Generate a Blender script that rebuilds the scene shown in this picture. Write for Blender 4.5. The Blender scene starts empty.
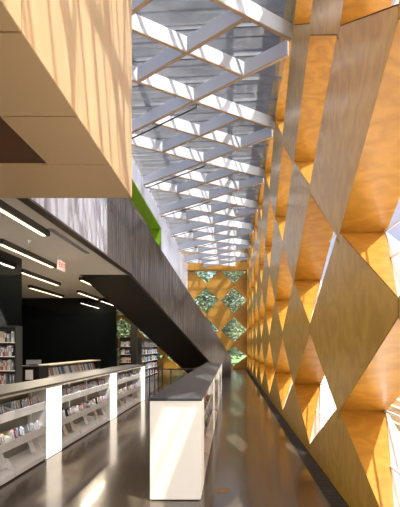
import bpy, bmesh, math, random
from mathutils import Vector, Matrix
random.seed(7)
S = bpy.context.scene
C = S.collection
R = math.radians

# ------------------------------------------------------------------ camera
cam = bpy.data.objects.new('camera', bpy.data.cameras.new('camera'))
C.objects.link(cam)
cam.location = (0, 0, 1.65)
cam.rotation_euler = (R(90), 0, 0)
cam.data.sensor_fit = 'VERTICAL'
cam.data.sensor_height = 36
cam.data.lens = 36 * 400 / 507
cam.data.shift_x = -31 / 507
cam.data.shift_y = 93.5 / 507
cam.data.clip_start = 0.05
cam.data.clip_end = 300
S.camera = cam

# ------------------------------------------------------------------ light
world = bpy.data.worlds.new('world'); S.world = world; world.use_nodes = True
wn = world.node_tree.nodes; wl = world.node_tree.links
sky = wn.new('ShaderNodeTexSky'); sky.sky_type = 'NISHITA'; sky.sun_disc = False
sky.sun_elevation = R(58); sky.sun_rotation = R(120); sky.air_density = 0.9; sky.dust_density = 3.0
bg = wn['Background']; bg.inputs['Strength'].default_value = 0.21
wl.new(sky.outputs[0], bg.inputs[0])
SUN_DIR = Vector((0.60, -0.36, 1.32)).normalized()      # towards the sun
sun = bpy.data.objects.new('sun', bpy.data.lights.new('sun', 'SUN')); C.objects.link(sun)
sun.rotation_euler = SUN_DIR.to_track_quat('Z', 'Y').to_euler()
sun.location = SUN_DIR * 60
sun.data.energy = 6.0; sun.data.angle = R(0.6); sun.data.color = (1.0, 0.95, 0.86)
S.view_settings.view_transform = 'Standard'
S.view_settings.look = 'None'
S.view_settings.gamma = 1
S.view_settings.use_curve_mapping = False
S.view_settings.exposure = 1.25
S.cycles.max_bounces = 10
S.cycles.diffuse_bounces = 6
S.cycles.transparent_max_bounces = 16
S.cycles.use_denoising = True
S.cycles.sample_clamp_indirect = 6

# ------------------------------------------------------------------ materials
def mat(name, col, rough=0.5, metal=0.0, coat=0.0, emit=None, estr=0.0, spec=0.5, noise=0.0, nscale=8.0, bump=0.0, coat_rough=0.05, nvec=(1, 1, 1)):
    m = bpy.data.materials.new(name); m.use_nodes = True
    nt = m.node_tree; b = nt.nodes['Principled BSDF']
    b.inputs['Base Color'].default_value = (*col, 1)
    b.inputs['Roughness'].default_value = rough
    b.inputs['Metallic'].default_value = metal
    b.inputs['Specular IOR Level'].default_value = spec
    b.inputs['Coat Weight'].default_value = coat
    b.inputs['Coat Roughness'].default_value = coat_rough
    if emit:
        b.inputs['Emission Color'].default_value = (*emit, 1)
        b.inputs['Emission Strength'].default_value = estr
    if noise or bump:
        tc = nt.nodes.new('ShaderNodeTexCoord'); mp = nt.nodes.new('ShaderNodeMapping')
        mp.inputs['Scale'].default_value = nvec
        n = nt.nodes.new('ShaderNodeTexNoise'); n.inputs['Scale'].default_value = nscale; n.inputs['Detail'].default_value = 6
        nt.links.new(tc.outputs['Object'], mp.inputs[0]); nt.links.new(mp.outputs[0], n.inputs['Vector'])
        if noise:
            mx = nt.nodes.new('ShaderNodeMix'); mx.data_type = 'RGBA'
            mx.inputs[6].default_value = (*[c * (1 - noise) for c in col], 1)
            mx.inputs[7].default_value = (*[min(1, c * (1 + noise)) for c in col], 1)
            nt.links.new(n.outputs['Fac'], mx.inputs[0]); nt.links.new(mx.outputs[2], b.inputs['Base Color'])
        if bump:
            bp = nt.nodes.new('ShaderNodeBump'); bp.inputs['Strength'].default_value = bump; bp.inputs['Distance'].default_value = 0.02
            nt.links.new(n.outputs['Fac'], bp.inputs['Height']); nt.links.new(bp.outputs[0], b.inputs['Normal'])
    return m

def wood(name, c1, c2, rough=0.35, coat=0.3, stretch=(1, 1, 6), rot=(0, 0, 0), scale=2.2, coat_rough=0.18, spec=0.5):
    m = bpy.data.materials.new(name); m.use_nodes = True
    nt = m.node_tree; N = nt.nodes; L = nt.links; b = N['Principled BSDF']
    tc = N.new('ShaderNodeTexCoord'); mp = N.new('ShaderNodeMapping')
    mp.inputs['Scale'].default_value = stretch; mp.inputs['Rotation'].default_value = rot
    oi = N.new('ShaderNodeObjectInfo')
    ml = N.new('ShaderNodeMath'); ml.operation = 'MULTIPLY'; ml.inputs[1].default_value = 37.0
    L.new(oi.outputs['Random'], ml.inputs[0])
    cb = N.new('ShaderNodeCombineXYZ'); L.new(ml.outputs[0], cb.inputs[0]); L.new(ml.outputs[0], cb.inputs[1]); L.new(ml.outputs[0], cb.inputs[2])
    L.new(tc.outputs['Object'], mp.inputs[0])
    ad = N.new('ShaderNodeVectorMath'); ad.operation = 'ADD'
    L.new(mp.outputs[0], ad.inputs[0]); L.new(cb.outputs[0], ad.inputs[1])
    n1 = N.new('ShaderNodeTexNoise'); n1.inputs['Scale'].default_value = scale * 0.5; n1.inputs['Detail'].default_value = 3
    L.new(ad.outputs[0], n1.inputs['Vector'])
    # rotary-cut figure: banded noise
    mu = N.new('ShaderNodeMath'); mu.operation = 'MULTIPLY'; mu.inputs[1].default_value = 16.0; L.new(n1.outputs['Fac'], mu.inputs[0])
    fr = N.new('ShaderNodeMath'); fr.operation = 'PINGPONG'; fr.inputs[1].default_value = 1.0; L.new(mu.outputs[0], fr.inputs[0])
    n2 = N.new('ShaderNodeTexNoise'); n2.inputs['Scale'].default_value = scale * 14; n2.inputs['Detail'].default_value = 4
    L.new(ad.outputs[0], n2.inputs['Vector'])
    mm = N.new('ShaderNodeMath'); mm.operation = 'MULTIPLY_ADD'; mm.inputs[1].default_value = 0.6; L.new(fr.outputs[0], mm.inputs[0])
    m3 = N.new('ShaderNodeMath'); m3.operation = 'MULTIPLY'; m3.inputs[1].default_value = 0.40; L.new(n2.outputs['Fac'], m3.inputs[0]); L.new(m3.outputs[0], mm.inputs[2])
    mx = N.new('ShaderNodeMix'); mx.data_type = 'RGBA'
    mx.inputs[6].default_value = (*c1, 1); mx.inputs[7].default_value = (*c2, 1)
    L.new(mm.outputs[0], mx.inputs[0]); L.new(mx.outputs[2], b.inputs['Base Color'])
    b.inputs['Roughness'].default_value = rough; b.inputs['Coat Weight'].default_value = coat
    b.inputs['Coat Roughness'].default_value = coat_rough; b.inputs['Specular IOR Level'].default_value = spec
    return m

def glass(name, tint=(0.95, 0.98, 1.0), gloss=0.08, mottle=0.0, mottle_col=(0.5, 0.52, 0.55)):
    m = bpy.data.materials.new(name); m.use_nodes = True
    nt = m.node_tree; N = nt.nodes; L = nt.links
    for n in list(N):
        if n.type == 'BSDF_PRINCIPLED': N.remove(n)
    out = [n for n in N if n.type == 'OUTPUT_MATERIAL'][0]
    t = N.new('ShaderNodeBsdfTransparent'); t.inputs[0].default_value = (*tint, 1)
    g = N.new('ShaderNodeBsdfGlossy'); g.inputs['Roughness'].default_value = 0.02
    fz = N.new('ShaderNodeLayerWeight'); fz.inputs[0].default_value = 0.25
    ml = N.new('ShaderNodeMath'); ml.operation = 'MULTIPLY_ADD'; ml.inputs[1].default_value = 0.5; ml.inputs[2].default_value = gloss * 0.5
    L.new(fz.outputs['Fresnel'], ml.inputs[0])
    mx = N.new('ShaderNodeMixShader'); L.new(ml.outputs[0], mx.inputs[0]); L.new(t.outputs[0], mx.inputs[1]); L.new(g.outputs[0], mx.inputs[2])
    last = mx
    if mottle:  # mottled grey diffuse and translucent layer mixed over the glass
        d = N.new('ShaderNodeBsdfDiffuse'); d.inputs[0].default_value = (*mottle_col, 1)
        tr = N.new('ShaderNodeBsdfTranslucent'); tr.inputs[0].default_value = (*mottle_col, 1)
        dm = N.new('ShaderNodeMixShader'); dm.inputs[0].default_value = 0.6; L.new(d.outputs[0], dm.inputs[1]); L.new(tr.outputs[0], dm.inputs[2])
        tc = N.new('ShaderNodeTexCoord'); mp = N.new('ShaderNodeMapping'); mp.inputs['Scale'].default_value = (1, 3.2, 1)
        n = N.new('ShaderNodeTexNoise'); n.inputs['Scale'].default_value = 1.6; n.inputs['Detail'].default_value = 5
        L.new(tc.outputs['Object'], mp.inputs[0]); L.new(mp.outputs[0], n.inputs['Vector'])
        rp = N.new('ShaderNodeMapRange'); rp.inputs[1].default_value = 0.35; rp.inputs[2].default_value = 0.65
        rp.inputs[3].default_value = mottle * 0.45; rp.inputs[4].default_value = mottle
        L.new(n.outputs['Fac'], rp.inputs[0])
        m2 = N.new('ShaderNodeMixShader'); L.new(rp.outputs[0], m2.inputs[0]); L.new(mx.outputs[0], m2.inputs[1]); L.new(dm.outputs[0], m2.inputs[2])
        last = m2
    L.new(last.outputs[0], out.inputs[0])
    return m

M = {}
M['ply'] = wood('plywood_face', (0.46, 0.25, 0.014), (0.66, 0.39, 0.045), rough=0.5, coat=0.7, stretch=(1.2, 1.2, 0.9), rot=(R(35), 0, 0), coat_rough=0.22, spec=0.35)
M['reveal'] = wood('plywood_reveal', (0.40, 0.165, 0.010), (0.60, 0.28, 0.03), rough=0.45, coat=0.25, stretch=(1, 1, 3))
M['ply_end'] = wood('plywood_end', (0.42, 0.20, 0.022), (0.60, 0.32, 0.05), rough=0.45, coat=0.3, stretch=(4, 4, 1), coat_rough=0.3)
M['joint'] = mat('dark_joint', (0.05, 0.03, 0.015), rough=0.9)  # dark backing colour in the gaps between panels
M['floor'] = mat('polished_concrete', (0.105, 0.080, 0.056), rough=0.20, coat=0.35, noise=0.45, nscale=1.3, spec=0.7, coat_rough=0.08)
M['beam'] = mat('beam_paint', (0.70, 0.73, 0.80), rough=0.4, noise=0.04, nscale=3)
M['beam_bottom'] = mat('beam_timber_edge', (0.52, 0.38, 0.26), rough=0.5, noise=0.15, nscale=14)
M['glass_roof'] = glass('roof_glass', (0.72, 0.75, 0.80), 0.10, mottle=0.34, mottle_col=(0.22, 0.225, 0.24))
M['glass'] = glass('clear_glass', (0.95, 0.98, 0.98), 0.08)
M['mullion'] = mat('mullion_white', (0.8, 0.82, 0.86), rough=0.4)
M['louver'] = mat('canopy_aluminium', (0.24, 0.245, 0.26), rough=0.5, metal=0.3, noise=0.35, nscale=3)
M['metal_rib'] = mat('bronze_zinc', (0.15, 0.128, 0.115), rough=0.33, metal=0.75, noise=0.15, nscale=5, nvec=(1, 1, 0.15))
M['white_rib'] = mat('pale_ribbed_metal', (0.66, 0.66, 0.74), rough=0.28, metal=0.5, noise=0.08, nscale=5, nvec=(1, 1, 0.15))
M['green'] = mat('lime_paint', (0.22, 0.42, 0.01), rough=0.5, noise=0.05)
M['gold'] = mat('gold_panel', (0.80, 0.55, 0.29), rough=0.32, metal=0.2, noise=0.05, nscale=2, coat=0.2, coat_rough=0.2)
M['gold_under'] = M['gold']
M['brown'] = mat('brown_panel', (0.12, 0.045, 0.012), rough=0.5, noise=0.1)
M['black'] = mat('black_panel', (0.006, 0.005, 0.004), rough=0.45, noise=0.2)
M['blackgloss'] = mat('black_glass_wall', (0.004, 0.005, 0.0055), rough=0.04, coat=0.0, spec=0.45, noise=0.2)
M['ceiling'] = mat('ceiling_plaster', (0.86, 0.80, 0.72), rough=0.8, noise=0.03)
M['white'] = mat('white_steel', (0.90, 0.89, 0.86), rough=0.35, noise=0.04)
M['grey'] = mat('counter_grey', (0.08, 0.08, 0.085), rough=0.38, noise=0.12, nscale=20)
M['paledge'] = mat('pale_edge', (0.60, 0.52, 0.40), rough=0.5, noise=0.1)
M['back'] = mat('shelf_back', (0.26, 0.23, 0.18), rough=0.5, noise=0.1)
M['dark'] = mat('dark_steel', (0.03, 0.028, 0.027), rough=0.4, noise=0.1)
M['strip'] = mat('dark_grille', (0.035, 0.033, 0.032), rough=0.5, noise=0.3, nscale=60)
M['lamp'] = mat('lamp_diffuser', (0.9, 0.85, 0.7), emit=(1.0, 0.70, 0.38), estr=2.2)
def lightbox_mat(name, estr):
    return mat(name, (0.88, 0.86, 0.78), rough=0.35, emit=(1.0, 0.86, 0.70), estr=estr)
M['lightbox'] = lightbox_mat('backlit_acrylic', 0.22)
M['lightbox_l'] = lightbox_mat('backlit_acrylic_bright', 0.8)
M['exit_white'] = mat('exit_white', (0.9, 0.85, 0.8), emit=(1, 0.9, 0.82), estr=0.12)
M['exit_red'] = mat('exit_red', (0.8, 0.05, 0.02), emit=(1, 0.06, 0.02), estr=0.6)
M['brass'] = mat('brass', (0.55, 0.32, 0.12), rough=0.35, metal=0.8, noise=0.05)
M['paper'] = mat('paper', (0.8, 0.8, 0.8), rough=0.6)
M['ground'] = mat('pale_paving', (0.72, 0.68, 0.60), rough=0.8, noise=0.1, nscale=2)
M['lawn'] = mat('lawn', (0.12, 0.22, 0.05), rough=0.9, noise=0.4, nscale=6)
M['leaf'] = mat('leaf', (0.13, 0.17, 0.07), rough=0.6, noise=0.5, nscale=2)
M['leaf2'] = mat('leaf_pale', (0.17, 0.21, 0.10), rough=0.6, noise=0.4, nscale=2)
M['bark'] = mat('bark', (0.10, 0.07, 0.05), rough=0.9, noise=0.3)
M['cream'] = mat('cream_board', (0.80, 0.62, 0.38), rough=0.6, noise=0.1)
covers = {'white': (0.75, 0.75, 0.74), 'blue': (0.07, 0.14, 0.33), 'red': (0.42, 0.06, 0.04), 'black': (0.02, 0.02, 0.025),
          'grey': (0.30, 0.31, 0.34), 'cream': (0.62, 0.52, 0.36), 'orange': (0.60, 0.24, 0.06), 'green': (0.10, 0.22, 0.10)}
for k, c in covers.items(): M['c_' + k] = mat('cover_' + k, c, rough=0.35, noise=0.35, nscale=30)

# ------------------------------------------------------------------ helpers
def box(bm, x0, x1, y0, y1, z0, z1, mi=0):
    vs = [bm.verts.new(p) for p in ((x0, y0, z0), (x1, y0, z0), (x1, y1, z0), (x0, y1, z0), (x0, y0, z1), (x1, y0, z1), (x1, y1, z1), (x0, y1, z1))]
    for f in ((0, 3, 2, 1), (4, 5, 6, 7), (0, 1, 5, 4), (1, 2, 6, 5), (2, 3, 7, 6), (3, 0, 4, 7)):
        fc = bm.faces.new([vs[i] for i in f]); fc.material_index = mi
    return vs
def prism(bm, pts, ext, mi=0):
    """pts: planar polygon of 3-D points, ext: extrusion vector"""
    a = [bm.verts.new(p) for p in pts]; b = [bm.verts.new(Vector(p) + Vector(ext)) for p in pts]
    n = len(pts)
    fs = [bm.faces.new(a), bm.faces.new(list(reversed(b)))]
    for i in range(n): fs.append(bm.faces.new([a[i], b[i], b[(i + 1) % n], a[(i + 1) % n]]))
    for f in fs: f.material_index = mi
def tube(bm, p0, p1, r, n=8):
    p0 = Vector(p0); p1 = Vector(p1); d = (p1 - p0); q = d.to_track_quat('Z', 'Y')
    rings = [[bm.verts.new(p + q @ Vector((r * math.cos(2 * math.pi * i / n), r * math.sin(2 * math.pi * i / n), 0))) for i in range(n)] for p in (p0, p1)]
    for i in range(n): bm.faces.new([rings[0][i], rings[0][(i + 1) % n], rings[1][(i + 1) % n], rings[1][i]])
    bm.faces.new(list(reversed(rings[0]))); bm.faces.new(rings[1])
def link(name, bm, mats, parent=None, norm=True, bevel=0):
    if norm: bmesh.ops.recalc_face_normals(bm, faces=bm.faces)
    me = bpy.data.meshes.new(name); bm.to_mesh(me); bm.free()
    if not isinstance(mats, (list, tuple)): mats = [mats]
    for m in mats: me.materials.append(m)
    o = bpy.data.objects.new(name, me); C.objects.link(o)
    if parent: o.parent = parent
    if bevel:
        b = o.modifiers.new('bevel', 'BEVEL'); b.width = bevel; b.segments = 2; b.limit_method = 'ANGLE'
    return o
def bx(name, dims, m, parent=None, bevel=0):
    bm = bmesh.new(); box(bm, *dims); return link(name, bm, m, parent, bevel=bevel)
def tag(o, label, cat, group=None, kind=None):
    o['label'] = label; o['category'] = cat
    if group: o['group'] = group
    if kind: o['kind'] = kind
    return o
def empty(name, loc, label, cat, group=None):
    o = bpy.data.objects.new(name, None); C.objects.link(o); o.location = loc; o.empty_display_size = 0.1
    return tag(o, label, cat, group)
def struct(o, label=None):
    o['kind'] = 'structure'
    if label: o['label'] = label
    return o
def copy_tree(o, parent=None):
    c = o.copy(); C.objects.link(c); c.parent = parent
    for ch in list(o.children): copy_tree(ch, c)
    return c

# ------------------------------------------------------------------ floor
bm = bmesh.new(); box(bm, -12, 1.75, -7, 30.6, -0.2, 0.0)
struct(link('floor', bm, M['floor']), 'polished dark concrete floor')

# ------------------------------------------------------------------ diamond walls
PITCH = 3.25; HW = 1.555; FX = 1.213; OX = 1.73
def clip(poly, lo, hi):
    def half(p, f, g):
        out = []
        for i in range(len(p)):
            a, b = p[i], p[(i + 1) % len(p)]
            fa, fb = f(a), f(b)
            if fa >= 0: out.append(a)
            if (fa > 0 > fb) or (fa < 0 < fb):
                t = fa / (fa - fb); out.append((a[0] + t * (b[0] - a[0]), a[1] + t * (b[1] - a[1])))
        return out
    p = half(poly, lambda q: q[0] - lo, None)
    if len(p) < 3: return []
    p = half(p, lambda q: hi - q[0], None)
    return p if len(p) >= 3 else []
def inset(poly, d):
    n = len(poly); cx = sum(p[0] for p in poly) / n; cy = sum(p[1] for p in poly) / n
    area = sum(poly[i][0] * poly[(i + 1) % n][1] - poly[(i + 1) % n][0] * poly[i][1] for i in range(n)) / 2
    s = 1 if area > 0 else -1; res = []
    for i in range(n):
        p0, p1, p2 = Vector(poly[i - 1]), Vector(poly[i]), Vector(poly[(i + 1) % n])
        e1 = (p1 - p0); e2 = (p2 - p1)
        if e1.length < 1e-6 or e2.length < 1e-6: res.append(tuple(p1)); continue
        e1.normalize(); e2.normalize()
        n1 = Vector((-e1.y, e1.x)) * s; n2 = Vector((-e2.y, e2.x)) * s
        m = n1 + n2
        if m.length < 1e-3: res.append(tuple(p1 + n1 * d)); continue
        m.normalize(); k = d / max(0.35, m.dot(n1)); res.append(tuple(p1 + m * k))
    return res

def diamond_wall(name, pos, cols, pitch, hw, rows, lo, hi, ztop, tri_low, front_m, label, plabel):
    """pos(u, v, w): w=0 front face, w=1 outer face. rows: (zb, zm, zt)"""
    root_bm = bmesh.new()
    def face(pts, mi):
        f = root_bm.faces.new([root_bm.verts.new(p) for p in pts]); f.material_index = mi
    for yc in cols:
        for (zb, zm, zt) in rows:
            F = lambda w: pos(yc + hw, zm, w); Nn = lambda w: pos(yc - hw, zm, w)
            T = lambda w: pos(yc, zt, w); B = lambda w: pos(yc, zb, w)
            for A in (F, Nn):
                face([A(0), T(0), T(1), A(1)], 0)
                if tri_low:
                    face([A(0), A(1), B(0)], 0); face([A(1), B(0), B(1)], 2)
                else:
                    face([A(0), A(1), B(1), B(0)], 0)
    polys = []
    allc = [cols[0] - pitch] + list(cols)
    for c in allc:
        for r in range(len(rows) + 1):
            lowr = rows[r - 1] if r > 0 else None; upr = rows[r] if r < len(rows) else None
            c2 = c + pitch; P = []
            if lowr:
                P += [(c, lowr[2]), (c + hw, lowr[1]), (c + pitch / 2, lowr[1] - 0.10), (c2 - hw, lowr[1]), (c2, lowr[2])]
            else: P += [(c, 0), (c2, 0)]
            if upr:
                P += [(c2, upr[0]), (c2 - hw, upr[1]), (c + pitch / 2, upr[1] - 0.10), (c + hw, upr[1]), (c, upr[0])]
            else: P += [(c2, ztop), (c, ztop)]
            P = clip(P, lo, hi)
            if len(P) >= 3: polys.append(P)
    for P in polys:
        face([pos(u, v, 0.03) for u, v in P], 1)
        face([pos(u, v, 1) for u, v in P], 2)
    root = struct(link(name, root_bm, [M['reveal'], M['joint'], M['mullion']], norm=False), label)
    for P in polys:
        Q = inset(P, 0.010)
        bm = bmesh.new()
        a = Vector(pos(Q[0][0], Q[0][1], 0)); b = Vector(pos(Q[0][0], Q[0][1], 0.028))
        prism(bm, [pos(u, v, 0) for u, v in Q], b - a)
        link('plywood_panel', bm, front_m, root)
    for yc in cols:
        for (zb, zm, zt) in rows:
            bm = bmesh.new()
            f_, n_, t_, b_ = pos(yc + hw, zm, .96), pos(yc - hw, zm, .96), pos(yc, zt, .96), pos(yc, zb, .02 if tri_low else .96)
            v = [bm.verts.new(p) for p in (f_, n_, t_, b_)]
            bm.faces.new([v[0], v[2], v[1]]); bm.faces.new([v[0], v[1], v[3]])
            g = link('glass_pane', bm, M['glass'], root)
            # glazing bars
            if not tri_low: continue
            bm = bmesh.new(); F_, N_ = Vector(f_), Vector(n_)
            tube(bm, F_, N_, 0.012, 6)
            for k in (1,):
                t = 0.5
                tube(bm, F_.lerp(Vector(t_), t), N_.lerp(Vector(t_), t), 0.012, 6)
                tube(bm, F_.lerp(Vector(b_), t), N_.lerp(Vector(b_), t), 0.012, 6)
            link('glazing_bar', bm, M['mullion'], root)
    return root
ROWS = [(0.16, 0.94, 1.86), (2.01, 2.93, 4.02), (4.14, 5.23, 6.44), (6.63, 7.86, 9.1)]
diamond_wall('wall_right', lambda u, v, w: (FX + (OX - FX) * w, u, v), [6.15 + PITCH * k for k in range(-4, 8)], PITCH, HW, ROWS,
             -7.0, 30.3, 9.3, True, M['ply'], 'tall faceted plywood wall of diamond openings', None)
ROWE = [(0.22, 0.97, 1.74), (2.04, 2.95, 3.93), (4.17, 5.2, 6.2), (6.45, 7.42, 7.45)]
diamond_wall('wall_end', lambda u, v, w: (u, 30.3 + 0.35 * w, v), [0.22 - 2.12 * k for k in range(5, -1, -1)], 2.12, 0.995, ROWE,
             -12.0, 1.22, 9.3, False, M['ply_end'], 'golden plywood end wall with diamond windows', None)
struct(bx('trim_3', (-3.3, 1.2, 30.12, 30.29, 7.45, 7.62), M['ply_end']), 'plywood header board across the end wall')
bm = bmesh.new(); box(bm, 1.04, 1.20, -7, 30.28, 0.0, 0.012)
for k in range(0, 370): box(bm, 1.055, 1.185, -6.9 + k * .1, -6.86 + k * .1, 0.012, 0.016)
struct(link('trim_1', bm, M['strip']), 'dark floor grille along the plywood wall')

# ------------------------------------------------------------------ roof diagrid
def rz(x): return 7.68 + 0.05 * (x + 0.9)
DP = 1.625; DX = 1.2
nodes = {}
def node(j, i):      # j column from the wall, i half steps
    return (1.5 - DX * j, 8.2 + DP / 2 * i)
NJ = 4
GX, GY = -1.386, 5.6       # gold box corner
root = bpy.data.objects.new('roof_grid', None); C.objects.link(root); root.location = (-1, 15, 7.7)
tag(root, 'white lattice of crossing roof beams under the glass roof', 'roof beams')
def beam(p, q):
    (x0, y0), (x1, y1) = p, q
    # clip at the wall face and gold box
    if x0 < x1: (x0, y0), (x1, y1) = (x1, y1), (x0, y0)
    if x0 > 1.20:
        t = (x0 - 1.20) / (x0 - x1); x0, y0 = 1.20, y0 + t * (y1 - y0)
    if x1 < -3.2:
        t = (-3.2 - x1) / (x0 - x1); x1, y1 = -3.2, y1 + t * (y0 - y1)
    if y0 > 30.28 or y1 > 30.28: return
    d = Vector((x1 - x0, y1 - y0, 0)); n = Vector((-d.y, d.x, 0)).normalized() * 0.032
    z0, z1 = rz(x0), rz(x1); off = Vector((-1, 15, 7.7))
    a = Vector((x0, y0, z0)) - off; b = Vector((x1, y1, z1)) - off
    bm = bmesh.new()
    prism(bm, [a - n, a + n, a + n + Vector((0, 0, .31)), a - n + Vector((0, 0, .31))], b - a, 0)
    n2 = n * 1.12
    e0 = Vector((0, 0, -.012)); e1 = Vector((0, 0, .006))
    prism(bm, [a - n2 + e0, a + n2 + e0, a + n2 + e1, a - n2 + e1], b - a, 1)
    link('beam', bm, [M['beam'], M['beam_bottom']], root)
for i in range(-18, 28):
    for j in range(0, NJ + 1):
        if (i + j) % 2: continue
        for dj, di in ((1, 1), (1, -1)):
            j2, i2 = j + dj, i + di
            if j2 > NJ: continue
            # wall and left-edge nodes only every second one
            if j == 0 and (i // 2) % 2: continue
            if j2 == NJ and (i2 // 2) % 2: continue
            if node(j, i)[1] < -6.5 or node(j2, i2)[1] < -6.5: continue
            beam(node(j, i), node(j2, i2))
# glass + mullions
bm = bmesh.new()
v = [bm.verts.new(p) for p in ((-3.3, -7, rz(-3.3) + .33), (1.22, -7, rz(1.22) + .33), (1.22, 30.3, rz(1.22) + .33), (-3.3, 30.3, rz(-3.3) + .33))]
bm.faces.new(v)
gr = struct(link('ceiling_glass', bm, M['glass_roof'])); gr['label'] = 'sloping glass roof over the hall'
k = 0
y = -6.6
bmm = bmesh.new()
while y < 30.2:
    prism(bmm, [(-3.3, y - .012, rz(-3.3) + .335), (-3.3, y + .012, rz(-3.3) + .335), (-3.3, y + .012, rz(-3.3) + .40), (-3.3, y - .012, rz(-3.3) + .40)],
          (4.52, 0, rz(1.22) - rz(-3.3)))
    y += 0.8125
for xx in ():
    prism(bmm, [(xx - .02, -7, rz(xx) + .335), (xx + .02, -7, rz(xx) + .335), (xx + .02, -7, rz(xx) + .38), (xx - .02, -7, rz(xx) + .38)], (0, 37.3, 0))
link('glazing_bar', bmm, M['louver'], gr)
# canopy louvres over the roof
can = bpy.data.objects.new('louvre_canopy', None); C.objects.link(can); can.location = (0, 12, 9.6)
tag(can, 'grey metal louvre canopy seen above the glass roof', 'canopy')
LS = 0.37
for k in range(97):
    y = -3.2 + k * LS - 12
    bm = bmesh.new()
    bl = .38; dy, dz = -.283 * bl, .959 * bl
    prism(bm, [(-6, y - .025, -.1), (-6, y + .025, -.1), (-6, y + .025 + dy, -.1 + dz), (-6, y - .025 + dy, -.1 + dz)], (8.3, 0, 0))
    link('louvre_blade', bm, M['louver'], can)
for xx in (-5.5, -3.4, -1.3, .8):
    bm = bmesh.new(); box(bm, xx - .04, xx + .04, -15.5, 21, .19, .34); link('canopy_rail', bm, M['louver'], can)

# black lighting tracks below beams
for k, d0 in enumerate([9.98 + 3.25 * i for i in range(0, 6)]):
    x0, x1 = -.86, -3.15
    bm = bmesh.new(); sl = -0.677
    tube(bm, (x0, d0, rz(x0) - .05), (x1, d0 + sl * (x1 - x0), rz(x1) - .05), 0.018, 8)
    tube(bm, (x0, d0, rz(x0) - .05), (x0, d0, rz(x0) + .06), 0.012, 6)
    tube(bm, (x1 + .1, d0 + sl * (x1 + .1 - x0), rz(x1) - .05), (x1 + .1, d0 + sl * (x1 + .1 - x0), rz(x1) + .06), 0.012, 6)
    nm = ['nearest', 'second nearest', 'third', 'fourth', 'fifth', 'farthest'][k]
    tag(link('light_track', bm, M['dark']), f'thin black light track under the roof beams, {nm} from the viewer', 'light track', 'light tracks under the roof beams')

# ------------------------------------------------------------------ upper left wall, green reveal
def ribs(bm, p0, p1, zb, zt, step=0.12, dep=0.016, mi=0, side=1):
    """corrugated sheet from plan point p0 to p1; zb/zt functions of t"""
    p0 = Vector(p0); p1 = Vector(p1); L = (p1 - p0).length; u = (p1 - p0) / L; n = Vector((u.y, -u.x)) * side
    s = 0; pts = []
    rnd = random.Random(3)
    while s < L:
        w = step * rnd.choice((.7, 1, 1.3))
        pts += [(s, dep), (min(L, s + w * .55), dep), (min(L, s + w * .68), 0), (min(L, s + w * .9), 0)]
        s += w
    pts.append((L, 0))
    prev = None
    for (a, o) in pts:
        q = p0 + u * a + n * o; t = a / L
        cur = (bm.verts.new((q.x, q.y, zb(t))), bm.verts.new((q.x, q.y, zt(t))))
        if prev:
            f = bm.faces.new([prev[0], cur[0], cur[1], prev[1]]); f.material_index = mi
        prev = cur
bm = bmesh.new()
ribs(bm, (-3.3, -7), (-3.3, 30.3), lambda t: 7.25, lambda t: 7.98)
ribs(bm, (-3.3, 18.8), (-3.3, 30.3), lambda t: 4.4, lambda t: 7.25)
box(bm, -3.5, -3.31, 18.8, 30.3, 4.4, 7.26); box(bm, -3.8, -3.31, -7, 30.3, 7.27, 8.05)
wl_ = struct(link('wall_left', bm, M['white_rib'], norm=False), 'pale ribbed metal wall below the roof on the left')
bm = bmesh.new(); box(bm, -3.78, -3.3, -7, 18.8, 7.22, 7.27); box(bm, -3.78, -3.3, 18.75, 18.8, 4.4, 7.22)
struct(link('trim_2', bm, M['green']), 'lime green reveal of the upper opening')
# second floor slab / ceiling
bm = bmesh.new(); box(bm, -12, -3.32, -7, 13.3, 4.05, 4.42); box(bm, -12, -5.0, 13.3, 30.3, 4.05, 4.42)
box(bm, -5.0, -3.5, 24, 30.3, 4.05, 4.42)
cl = struct(link('ceiling', bm, M['ceiling']), 'low plaster ceiling under the upper floor')
struct(bx('ceiling_upper', (-12, -3.8, -7, 30.3, 7.4, 8.0), M['ceiling']))
bm = bmesh.new(); ribs(bm, (-3.3, -7), (-3.3, 10.5), lambda t: 4.05, lambda t: 6.37, step=.24, dep=.05); ribs(bm, (-3.3, 10.5), (-3.3, 13.3), lambda t: 4.05, lambda t: 6.37, mi=1)
box(bm, -3.42, -3.31, -7, 13.3, 4.04, 6.36)
box(bm, -3.42, -3.24, -7, 13.28, 4.02, 4.06, 1)
struct(link('wall_guard', bm, [M['white_rib'], M['metal_rib']], norm=False), 'ribbed metal guard wall along the upper floor edge')
# walls of left space and behind the viewer; unseen openings added for daylight
bm = bmesh.new(); box(bm, -12.2, -12, -7, 30.6, 0, .3); box(bm, -12.2, -12, -7, 30.6, 3.95, 8.0)
for k in range(4): box(bm, -12.2, -12, -7 + k * 4.13, -6.6 + k * 4.13, .3, 3.95)
box(bm, -12.2, -12, 8.5, 30.6, .3, 3.95); box(bm, -12, -11.9, 9.0, 19.6, 0, 4.04, 1)
struct(link('wall_west', bm, [M['ceiling'], M['blackgloss']]))
bm = bmesh.new(); box(bm, -12, 1.75, -7.2, -7, 0, .5); box(bm, -12, -3.3, -7.2, -7, .5, 4.3); box(bm, -12, 1.75, -7.2, -7, 7.4, 9)
for k in range(8): box(bm, -12 + k * 1.93, -11.8 + k * 1.93, -7.2, -7, .5, 7.4)
struct(link('wall_back', bm, M['ceiling']))
for k, d in enumerate(((-12.1, -12.09, -7, 8.5, .3, 3.95), (-12, 1.7, -7.12, -7.11, .5, 7.4))):
    struct(bx('added_window_%d' % (k + 1), d, M['glass']))  # unseen glazed openings, added to brighten the interior
struct(bx('ground_west', (-40, -12.2, -30, 60, -.3, -.05), M['ground']))
struct(bx('ground_back', (-12.2, 1.75, -30, -7.2, -.3, -.05), M['ground']))
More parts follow.
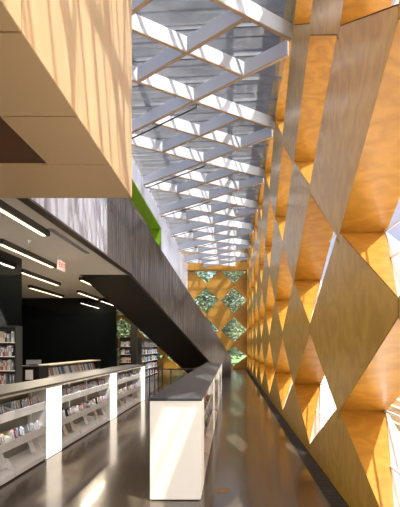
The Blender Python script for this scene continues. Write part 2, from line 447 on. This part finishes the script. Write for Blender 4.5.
bm = bmesh.new(); box(bm, -12, -5.7, 9.75, 10.9, 0, 4.05)
struct(link('wall_dark', bm, M['blackgloss']), 'glossy dark wall behind the left bookcase')
bm = bmesh.new(); box(bm, -12, -5.62, 19.6, 19.8, 0, 4.05)
struct(link('wall_black', bm, M['blackgloss']), 'glossy black wall at the back of the low room')

# ------------------------------------------------------------------ gold box
HU = 1.65 + 2.09
gb = bpy.data.objects.new('gold_volume', None); C.objects.link(gb); gb.location = (GX, GY, HU)
tag(gb, 'golden panelled box hanging overhead at upper left', 'hanging room')
seams = [-6.9, -5.12, -4.15, -3.18, -2.21, -1.24, -.27, .7, 1.67, 2.65, 3.62, 4.58, 5.6]
for a, b in zip(seams[:-1], seams[1:]):
    bm = bmesh.new(); box(bm, -.02, 0, a + .006 - GY, b - .006 - GY, 0.0, 3.6)
    link('side_panel', bm, M['gold'], gb)
    bm = bmesh.new()
    if abs(a - 3.62) < .01:
        box(bm, -2.09 - GX, -.004, a + .01 - GY, b - .01 - GY, -.005, .02)
    else:
        box(bm, -3.27 - GX, -.004, a + .01 - GY, b - .01 - GY, -.005, .02)
    link('soffit_panel', bm, M['gold_under'], gb)
link('end_panel', (lambda b: (box(b, -3.27 - GX, -.004, -.02, 0, -.005, 3.6), b)[1])(bmesh.new()), M['gold'], gb)
link('core', (lambda b: (box(b, -3.27 - GX, -.022, -6.9 - GY, -.022, .025, 3.58), b)[1])(bmesh.new()), M['brown'], gb)

# ------------------------------------------------------------------ staircase
st = bpy.data.objects.new('staircase', None); C.objects.link(st)
P0 = Vector((-3.3, 13.3)); P1 = Vector((0.0, 22.8)); U = (P1 - P0); LEN = U.length; U.normalize(); W = Vector((-U.y, U.x))
tag(st, 'long diagonal staircase with ribbed bronze side and black underside', 'staircase')
zt = lambda t: 6.37 + (1.08 - 6.37) * t
zb = lambda t: max(0.0, 4.05 - 4.60 * t)
bm = bmesh.new(); ribs(bm, P0, P1, zb, zt, step=.11, dep=.014)
a = P0; b = P1
# smooth backing sheet and cap
def wallprism(bm, off0, off1):
    n = 12
    pts = []
    for i in range(n + 1): pts.append((i / n, zt(i / n) - .004))
    for i in range(n, -1, -1): pts.append((i / n, zb(i / n) + .0))
    vs = []
    for off in (off0, off1):
        vs.append([bm.verts.new((*(P0 + U * (t * LEN) + W * off), z)) for t, z in pts])
    bm.faces.new(vs[0]); bm.faces.new(list(reversed(vs[1])))
    for i in range(len(pts)): bm.faces.new([vs[0][i], vs[1][i], vs[1][(i + 1) % len(pts)], vs[0][(i + 1) % len(pts)]])
bm2 = bmesh.new(); wallprism(bm2, .005, .10)
link('guard_core', bm2, M['metal_rib'], st)
bm3 = bmesh.new()
for v in range(1): pass
link('ribbed_cladding', bm, M['metal_rib'], st, norm=False); bm3.free()
bm = bmesh.new(); wallprism(bm, 1.85, 1.95); link('far_guard', bm, M['black'], st)
# soffit
bm = bmesh.new(); n = 16; up = []; lo = []
for i in range(n + 1):
    t = i / n; zz = zb(t) + .01
    q0 = P0 + U * (t * LEN) + W * .02; q1 = P0 + U * (t * LEN) + W * 1.93
    up.append((bm.verts.new((*q0, zz)), bm.verts.new((*q1, zz)), bm.verts.new((*q0, zz + .12)), bm.verts.new((*q1, zz + .12))))
for p, q in zip(up[:-1], up[1:]):
    bm.faces.new([p[0], p[1], q[1], q[0]]); bm.faces.new([p[2], p[3], q[3], q[2]])
link('soffit', bm, M['black'], st)
ns = 26
for k in range(ns):
    t0 = .03 + k * (.93 / ns); t1 = t0 + .93 / ns
    q = [P0 + U * (t * LEN) + W * o for t, o in ((t0, .1), (t1, .1), (t1, 1.85), (t0, 1.85))]
    bm = bmesh.new(); ztop = 4.42 * (1 - (k + .5) / ns)
    prism(bm, [(*p, max(0.0, ztop - .17)) for p in q], (0, 0, .17 + min(0, ztop - .17) if ztop > .17 else ztop))
    link('step', bm, M['dark'], st)
bm = bmesh.new(); prism(bm, [(-3.3, 13.3, 4.04), (-5.05, 13.28, 4.04), (-5.05, 14.2, 4.04), (-4.85, 13.9, 4.04)], (0, 0, .38)); link('landing', bm, M['black'], st)

# ------------------------------------------------------------------ black column + railing
tag(bx('support_column', (-4.62, -4.36, 18.4, 18.66, 0, 4.05), M['black']), 'square black column between the far bookcases under the stairs', 'column')
rl = empty('guard_railing', (-2.2, 14, 0), 'low black metal railing beyond the middle counter, under the stairs', 'railing')
def rail_run(pts, zt_=1.0):
    for (x0, y0), (x1, y1) in zip(pts[:-1], pts[1:]):
        bm = bmesh.new(); tube(bm, (x0 + 2.2, y0 - 14, zt_), (x1 + 2.2, y1 - 14, zt_), .022); link('top_rail', bm, M['dark'], rl)
        bm = bmesh.new(); tube(bm, (x0 + 2.2, y0 - 14, .12), (x1 + 2.2, y1 - 14, .12), .014); link('bottom_rail', bm, M['dark'], rl)
        L = math.hypot(x1 - x0, y1 - y0); n = max(1, round(L / 1.0))
        for i in range(n + 1):
            x = x0 + (x1 - x0) * i / n; y = y0 + (y1 - y0) * i / n
            bm = bmesh.new(); tube(bm, (x + 2.2, y - 14, 0), (x + 2.2, y - 14, zt_), .02); link('post', bm, M['dark'], rl)
rail_run([(-2.64, 12.98), (-1.95, 12.98), (-1.25, 12.98), (-1.05, 14.7)], .93)
rail_run([(-2.64, 12.98), (-2.75, 16.0)], .93)

# ------------------------------------------------------------------ shelving
def lightbox(x0, x1, y0, y1, label, face='x', m=None, z1=1.07):
    t = empty('glowing_column', ((x0 + x1) / 2, (y0 + y1) / 2, 0), label, 'light panel')
    cx, cy = (x0 + x1) / 2, (y0 + y1) / 2
    bm = bmesh.new(); box(bm, x0 - cx, x1 - cx, y0 - cy, y1 - cy, .012, z1); link('acrylic_body', bm, m or M['lightbox'], t, bevel=.006)
    bm = bmesh.new(); box(bm, x0 - cx + .02, x1 - cx - .02, y0 - cy + .02, y1 - cy - .02, 0, .012); link('plinth', bm, M['dark'], t)
    for side, yy in (('near', y0 - cy - .004), ('far', y1 - cy)):
        if side == 'near' and abs(y0 - 4.29) < .01: continue
        bm = bmesh.new(); box(bm, x0 - cx, x1 - cx - .004, yy, yy + .004, .0, z1); link('side_cheek', bm, M['white'], t)
    return t
def make_unit(L, name='media_shelving_unit'):
    """unit along +Y of length L, face toward +X at x=0, back at x=-0.27"""
    t = bpy.data.objects.new(name, None); C.objects.link(t)
    t['category'] = 'shelving'
    link('back_panel', (lambda b: (box(b, -.275, -.262, 0.0, L, .03, 1.07), b)[1])(bmesh.new()), M['back'], t)
    link('rear_cabinet', (lambda b: (box(b, -.525, -.28, 0.0, L, .0, 1.07), b)[1])(bmesh.new()), M['white'], t)
    for y in (0.0, L - .03):
        link('upright', (lambda b: (box(b, -.26, -.215, y, y + .03, .0, 1.07), b)[1])(bmesh.new()), M['white'], t)
    for nm, z in (('upper_tray', .74), ('lower_tray', .38)):
        bm = bmesh.new()
        prism(bm, [(-.26, .01, z + .03), (-.03, .01, z - .0), (.005, .01, z + .115), (-.005, .01, z + .12), (-.04, .01, z + .018), (-.26, .01, z + .045)], (0, L - .02, 0))
        o = link(nm, bm, M['white'], t)
        for y in (.012, L - .024):
            bm = bmesh.new(); prism(bm, [(-.25, y, z + .04), (-.04, y, z + .012), (-.008, y, z + .115), (-.25, y, z + .20)], (0, .012, 0))
            link('tray_end', bm, M['white'], o)
    bm = bmesh.new(); box(bm, -.26, .0, .005, L - .005, .02, .085); prism(bm, [(-.26, .005, .085), (0, .005, .085), (0, .005, .095), (-.26, .005, .17)], (0, L - .01, 0))
    link('bottom_shelf', bm, M['white'], t, bevel=.004)
    for y in (.0, L - .015):
        bm = bmesh.new(); prism(bm, [(-.24, y, .09), (.0, y, .09), (.0, y, .14), (-.06, y, .17), (-.10, y, .25), (-.24, y, .27)], (0, .015, 0))
        link('bottom_bracket', bm, M['white'], t)
    return t
case_mesh = {}
def case_me(col, th, h, dp):
    k = (col, th, h, dp)
    if k not in case_mesh:
        bm = bmesh.new(); box(bm, -dp, 0, 0, th, 0, h)
        bmesh.ops.bevel(bm, geom=[e for e in bm.edges], offset=.0022, segments=1, affect='EDGES')
        # title block on the spine
        vs = [bm.verts.new(p) for p in ((.0006, th * .25, h * .45), (.0006, th * .75, h * .45), (.0006, th * .75, h * .85), (.0006, th * .25, h * .85))]
        f = bm.faces.new(vs); f.material_index = 1
        me = bpy.data.meshes.new('case'); bm.to_mesh(me); bm.free()
        me.materials.append(M['c_' + col]); me.materials.append(M['c_white'] if col not in ('white', 'cream') else M['c_blue'])
        case_mesh[k] = me
    return case_mesh[k]
PAL = ['white', 'white', 'white', 'blue', 'red', 'black', 'grey', 'cream', 'white', 'cream', 'grey', 'white', 'orange', 'grey']
def put_case(name, mat4, col, th, h, dp, label, cat, group):
    o = bpy.data.objects.new(name, case_me(col, th, h, dp)); C.objects.link(o); o.matrix_world = mat4
    return tag(o, label, cat, group)
ords = ['first', 'second', 'third']
Z = Matrix.Translation
def fill_unit(M0, L, where, step, name, cat, big=False, pal=PAL, rnd=random.Random(11)):
    for tier, z in (('upper', .775), ('lower', .415)):
        y = .05
        while y < L - .07 - .02:
            if rnd.random() < .07: y += step * 1.5; continue
            col = rnd.choice(pal); th = rnd.choice((.028, .038, .034)) if not big else rnd.choice((.05, .06))
            h = rnd.choice((.17, .185, .19)); dp = .14
            lean = R(-13)
            m = M0 @ Z((-.05, y, z - .005)) @ Matrix.Rotation(lean, 4, 'Y')
            put_case(name, m, col, th, h, dp, f'{col} {cat} in the {tier} tray of {where}', cat, f'{col} {cat}s in the {tier} tray of {where}')
            y += max(th + .004, step * rnd.uniform(.8, 1.1))
    # face-out boxes on the bottom shelf
    y = .1
    k = 0
    while y < L - .2:
        if rnd.random() < .45:
            col = rnd.choice(('white', 'white', 'cream', 'grey'))
            m = M0 @ Z((-.10, y + .13, .155)) @ Matrix.Rotation(R(-22), 4, 'Y') @ Matrix.Rotation(R(-90), 4, 'Z')
            put_case('display_case', m, col, .016, .18, .13, f'{col} case face out, bottom shelf of {where}', 'case', f'{col} face-out cases on the bottom shelf of {where}')
            y += .22
        y += .12
# left run: face plane x=-2.70
LX = -2.70
lb = [(2.85, 3.33), (5.85, 6.37), (8.93, 9.45), (12.0, 12.52)]
names = ['nearest, cut off', 'nearest glowing panel of the left counter, large and white', 'middle glowing panel of the left counter', 'farthest narrow glowing panel at the end of the left counter']
for i, (a, b) in enumerate(lb):
    if i == 0: continue
    lightbox(LX - .53, LX + .005, a, b, names[i], m=M['lightbox_l'])
wt = empty('counter_top', (LX - .27, 8, 0), 'long grey counter top over the left media shelving', 'counter')
bm = bmesh.new(); box(bm, -.30, .30, 2.9 - 8, 12.57 - 8, 1.072, 1.102); link('slab', bm, M['grey'], wt, bevel=.004)
bm = bmesh.new(); box(bm, .285, .297, 2.9 - 8, 12.57 - 8, 1.045, 1.07); box(bm, -.297, -.285, 2.9 - 8, 12.57 - 8, 1.045, 1.07); link('edge_strip', bm, M['paledge'], wt)
protoL = None
proto = make_unit(.86)
first = True
bayn = ['near bay', 'middle bay', 'far bay']
for b in range(3):
    y0 = lb[b][1] + .005; y1 = lb[b + 1][0] - .005; L = (y1 - y0) / 3
    for u in range(3):
        o = proto if first else copy_tree(proto); first = False
        o.location = (LX, y0 + u * L, 0); o.scale = (1, L / .86, 1)
        o['label'] = f'white media shelving unit, {ords[u]} of three in the {bayn[b]} of the left counter'
        o['group'] = 'shelving units of the left counter'
        if y0 + (u + 1) * L < 4.5: continue
        fill_unit(Z((LX, y0 + u * L, 0)), L, f'the {ords[u]} unit, {bayn[b]}, left counter', .052, 'media_case', 'media case', rnd=random.Random(b * 3 + u))
# middle double-sided run: x -.871 .. -.324
MX0, MX1 = -.871, -.324
mb = [(4.29, 4.82), (7.42, 7.95), (10.55, 11.08), (13.68, 14.2)]
mn = ['big glowing end panel at the front of the middle counter', 'glowing panel in the middle counter, next after the front end', 'third glowing panel along the middle counter', 'farthest glowing panel of the middle counter']
for (a, b), l in zip(mb, mn): lightbox(MX0, MX1, a, b, l)
wt = empty('counter_top', ((MX0 + MX1) / 2, 9, 0), 'dark grey top of the middle counter with the glowing front end', 'counter')
bm = bmesh.new(); box(bm, -.285, .285, 4.27 - 9, 14.7 - 9, 1.072, 1.102); link('slab', bm, M['grey'], wt, bevel=.004)
first2 = True
proto2 = copy_tree(proto)
bm_n = bayn
for b in range(3):
    y0 = mb[b][1] + .005; y1 = mb[b + 1][0] - .005; L = (y1 - y0) / 3
    for u in range(3):
        o = proto2 if first2 else copy_tree(proto2); first2 = False
        o.location = (MX1, y0 + u * L, 0); o.scale = (1, L / .86, 1)
        o['label'] = f'white shelving unit, {ords[u]} of three in the {bm_n[b]} of the middle counter'
        o['group'] = 'shelving units of the middle counter'
        fill_unit(Z((MX1, y0 + u * L, 0)), L, f'the {ords[u]} unit, {bm_n[b]}, middle counter', .075, 'picture_book', 'picture book', big=True,
                  pal=['orange', 'white', 'cream', 'white', 'grey', 'blue', 'red'], rnd=random.Random(50 + b * 3 + u))

# bookcases
def bookcase(name, loc, rz_, width, height, nsh, label, cat, bookw, seed, colors, depth=.28, end_panel=True):
    t = empty(name, loc, label, 'bookcase'); t.rotation_euler.z = rz_
    for x in (0, width - .03): link('side_panel', (lambda b: (box(b, x, x + .03, 0, depth, 0, height), b)[1])(bmesh.new()), M['dark'], t)
    link('back_panel', (lambda b: (box(b, .03, width - .03, depth - .015, depth, 0, height), b)[1])(bmesh.new()), M['dark'], t)
    link('top_board', (lambda b: (box(b, 0, width, 0, depth, height, height + .03), b)[1])(bmesh.new()), M['dark'], t)
    rnd = random.Random(seed); step = (height - .12) / nsh
    for s in range(nsh):
        z = .1 + s * step
        link('shelf', (lambda b: (box(b, .03, width - .03, .0, depth - .015, z - .02, z), b)[1])(bmesh.new()), M['white'], t)
        x = .05
        while x < width - .09:
            col = rnd.choice(colors); th = rnd.choice((.03, .04, .05)) * bookw; h = rnd.choice((.2, .23, .25)) * min(1, step / .3)
            if x + th > width - .05: break
            if rnd.random() > .08:
                m = Matrix.Translation(loc) @ Matrix.Rotation(rz_, 4, 'Z') @ Z((x, .03, z)) @ Matrix.Rotation(R(-90), 4, 'Z')
                sn = ['bottom', 'second lowest', 'middle', 'second highest', 'top', 'highest'][s] if nsh >= 5 else ['bottom', 'second', 'third', 'top'][s]
                # rotate so that the spine faces the open side (-Y local)
                put_case('book', m, col, th, h, .18, f'{col} book on the {sn} shelf of {cat}', 'book', f'{col} books on the {sn} shelf of {cat}')
            x += th + .004
    return t
BC = ['white', 'white', 'grey', 'blue', 'cream', 'black', 'red', 'grey']
bookcase('bookcase', (-6.05, 9.40, 0), 0, 1.0, 2.12, 6, 'tall dark bookcase at the left edge, in front of the dark glossy wall', 'the left edge bookcase', 1.0, 5, BC)
bookcase('bookcase', (-5.55, 19.9, 0), 0, .75, 2.1, 5, 'narrow bookcase beside the end of the black wall', 'the bookcase beside the black wall', 1.2, 6, BC)
bookcase('bookcase', (-4.55, 20.4, 0), R(90), 4.4, 2.1, 5, 'long bookcase right of the black column, receding under the stairs', 'the bookcase right of the black column', 3.6, 8, BC) 

# low display shelf behind left counter
dsf = empty('display_shelf', (-5.3, 11.6, 0), 'low magazine display shelf with a pale top behind the left counter', 'display shelf')
bm = bmesh.new(); box(bm, -.45, 0.02, 0, 4.6, 1.10, 1.13); link('top_board', bm, M['paledge'], dsf)
bm = bmesh.new(); box(bm, -.45, -.25, 0, 4.6, 0, 1.10); link('body', bm, M['dark'], dsf)
bm = bmesh.new(); prism(bm, [(-.25, 0, .78), (.0, 0, .74), (.0, 0, .80), (-.01, 0, .80), (-.02, 0, .76), (-.25, 0, .80)], (0, 4.6, 0)); link('ledge', bm, M['white'], dsf)
for yy in (0, 4.57):
    bm = bmesh.new(); box(bm, -.25, 0, yy, yy + .03, 0, 1.10); link('end_board', bm, M['dark'], dsf)
rnd = random.Random(21); y = .06
while y < 4.4:
    col = rnd.choice(['white', 'cream', 'grey', 'white', 'blue', 'orange'])
    m = Z((-5.40, 11.6 + y, .785)) @ Matrix.Rotation(R(-16), 4, 'Y') @ Matrix.Rotation(R(25), 4, 'Z')
    put_case('magazine', m, col, .03, .25, .12, f'{col} magazine standing on the low display shelf behind the left counter', 'magazine', f'{col} magazines on the low display shelf')
    y += .115
# kiosk
ks = empty('checkout_kiosk', (-5.35, 10.9, 0), 'black kiosk with a paper notice, left of the low display shelf', 'kiosk')
link('body', (lambda b: (box(b, -.30, .25, -.25, .25, 0, 1.12), b)[1])(bmesh.new()), M['black'], ks, bevel=.01)
link('top', (lambda b: (box(b, -.33, .28, -.28, .28, 1.12, 1.15), b)[1])(bmesh.new()), M['grey'], ks)
link('notice', (lambda b: (box(b, -.12, .08, -.262, -.252, .78, 1.04), b)[1])(bmesh.new()), M['paper'], ks)
sg = empty('desk_sign', (-5.35, 10.85, 1.15), 'small grey sign standing on the black kiosk', 'sign')
link('plate', (lambda b: (box(b, -.20, .20, -.01, .01, .03, .15), b)[1])(bmesh.new()), M['c_grey'], sg)
link('stand', (lambda b: (box(b, -.1, .1, -.04, .04, 0, .03), b)[1])(bmesh.new()), M['dark'], sg)

# ------------------------------------------------------------------ ceiling fittings
fl = [(-3.84, 5.55, 8.28, 'large strip light at the left edge of the low ceiling, nearest of all'), (-5.14, 8.85, 11.57, 'strip light pointing at the exit sign'),
      (-6.45, 12.25, 14.95, 'strip light just below and left of the exit sign'), (-7.8, 15.5, 18.5, 'short looking far strip light left, over the black wall'),
      (-5.14, 13.7, 16.3, 'strip light beside the top corner of the black staircase'), (-6.45, 16.9, 19.4, 'far strip light above the black wall, right of the middle')]
pf = None
for x, a, b, lab in fl:
    L = b - a
    if pf is None:
        t = empty('strip_light', (x, a, 4.05), lab, 'ceiling light')
        link('housing', (lambda q: (box(q, -.075, .095, 0, 1, -.11, 0), q)[1])(bmesh.new()), M['dark'], t)
        link('diffuser', (lambda q: (box(q, -.045, .03, .02, .98, -.118, -.10), q)[1])(bmesh.new()), M['lamp'], t)
        pf = t
    else:
        t = copy_tree(pf); t['label'] = lab
    t['group'] = 'strip lights on the low ceiling'
    t.location = (x, a, 4.05); t.scale = (1, L, 1)
    la = bpy.data.lights.new('strip_glow', 'AREA'); la.shape = 'RECTANGLE'; la.size = .08; la.size_y = L * .95; la.energy = 36; la.color = (1.0, .84, .62)
    lo2 = bpy.data.objects.new('strip_glow', la); C.objects.link(lo2); lo2.location = (x, a + L / 2, 3.925)
tag(bx('air_slot', (-3.72, -3.60, 8.1, 10.2, 4.035, 4.05), M['c_grey']), 'thin dark air slot in the low ceiling near the metal guard', 'air vent')
for (x, y, l) in ((-4.55, 9.0, 'small sprinkler head on the ceiling before the exit sign'), (-4.1, 7.2, 'small sprinkler head on the ceiling beside the nearest strip light')):
    bm = bmesh.new(); tube(bm, (x, y, 4.05), (x, y, 4.02), .045, 14); tube(bm, (x, y, 4.02), (x, y, 3.98), .015, 8); tag(link('sprinkler', bm, M['white']), l, 'sprinkler')
ex = empty('exit_sign', (-4.5, 10.6, 3.80), 'red and white exit sign hanging from the low ceiling', 'exit sign')
link('body', (lambda b: (box(b, -.02, .02, -.20, .20, -.13, .13), b)[1])(bmesh.new()), M['exit_white'], ex, bevel=.006)
link('canopy', (lambda b: (tube(b, (0, 0, .13), (0, 0, .25), .02), b)[1])(bmesh.new()), M['white'], ex)
cu = bpy.data.curves.new('exit_letters', 'FONT'); cu.body = 'EXIT'; cu.size = .19; cu.extrude = .002; cu.align_x = 'CENTER'; cu.align_y = 'CENTER'
co = bpy.data.objects.new('letters_src', cu); C.objects.link(co)
dg = bpy.context.evaluated_depsgraph_get(); me = bpy.data.meshes.new_from_object(co.evaluated_get(dg)); bpy.data.objects.remove(co)
me.materials.clear(); me.materials.append(M['exit_red'])
lo_ = bpy.data.objects.new('exit_letters', me); C.objects.link(lo_); lo_.parent = ex; lo_.location = (.024, 0, 0); lo_.rotation_euler = (R(90), 0, R(90))
# floor outlet
t = empty('floor_outlet', (-.10, 4.58, 0), 'small brass floor outlet cover beside the middle counter', 'floor outlet')
link('cover', (lambda b: (box(b, -.085, .085, -.045, .045, 0, .006), b)[1])(bmesh.new()), M['brass'], t, bevel=.003)
link('flap', (lambda b: (box(b, -.06, .06, -.028, .028, .006, .009), b)[1])(bmesh.new()), M['brass'], t)

# ------------------------------------------------------------------ outside
bm = bmesh.new(); box(bm, 1.75, 40, -30, 60, -.25, -.05); struct(link('ground', bm, M['ground']))
bm = bmesh.new(); box(bm, -40, 40, 31, 90, -.40, -.26); struct(link('ground_lawn', bm, M['lawn']))
scn = empty('board_screen', (3.1, 6.5, 0), 'cream board screen outside the nearest diamond opening', 'screen')
for k in range(24):
    bm = bmesh.new(); box(bm, -.02, .02, -2.6, 2.8, k * .15 - .05, k * .15 + .065); link('board', bm, M['cream'], scn)
for yy in (-2.4, 0, 2.6):
    bm = bmesh.new(); box(bm, .02, .08, yy, yy + .08, -.05, 3.6); link('post', bm, M['dark'], scn)
def tree(x, y, h, r, seed, m, label):
    t = empty('leafy_tree', (x, y, -.26), label, 'tree', 'trees beyond the end wall')
    bm = bmesh.new(); rn = random.Random(seed)
    tube(bm, (0, 0, 0), (rn.uniform(-.3, .3), 0, h * .6), .16, 8)
    for k in range(7):
        a = rn.uniform(0, 6.28); tube(bm, (0, 0, h * rn.uniform(.25, .5)), (math.cos(a) * r * .6, math.sin(a) * r * .6, h * rn.uniform(.5, .85)), .05, 6)
    link('trunk', bm, M['bark'], t)
    bm = bmesh.new()
    cl_ = [(rn.uniform(-r, r) * .7, rn.uniform(-r, r) * .7, h * rn.uniform(.12, .98), r * rn.uniform(.25, .5)) for _ in range(34)]
    for _ in range(9000):
        c = rn.choice(cl_); v = Vector((rn.gauss(0, 1), rn.gauss(0, 1), rn.gauss(0, .8))).normalized() * c[3] * rn.uniform(.5, 1.1)
        p = Vector(c[:3]) + v; s = rn.uniform(.10, .20)
        q = Vector((rn.gauss(0, 1), rn.gauss(0, 1), rn.gauss(0, 1))).normalized().to_track_quat('Z', 'Y')
        vs = [bm.verts.new(p + q @ Vector(w)) for w in ((-s, 0, 0), (0, -s * .5, s * .1), (s, 0, 0), (0, s * .5, s * .1))]
        bm.faces.new(vs)
    link('foliage', bm, m, t, norm=False)
tree(-4.6, 37, 9.5, 2.6, 1, M['leaf'], 'dark green tree behind the left diamond windows of the end wall')
tree(-.4, 38, 10.5, 2.6, 2, M['leaf2'], 'pale green tree behind the right diamond windows of the end wall')
tree(-10.5, 37.5, 9.5, 2.8, 3, M['leaf2'], 'pale tree seen far left behind the narrow bookcase')
tree(2.4, 45, 12, 2.8, 4, M['leaf'], 'tall green tree farther back at the right of the end wall')
tree(-3.2, 46, 13, 3.2, 5, M['leaf'], 'broad green tree farthest behind the end wall')
tree(-8.5, 47, 13, 3.0, 6, M['leaf'], 'tall dark tree far behind the stairs')
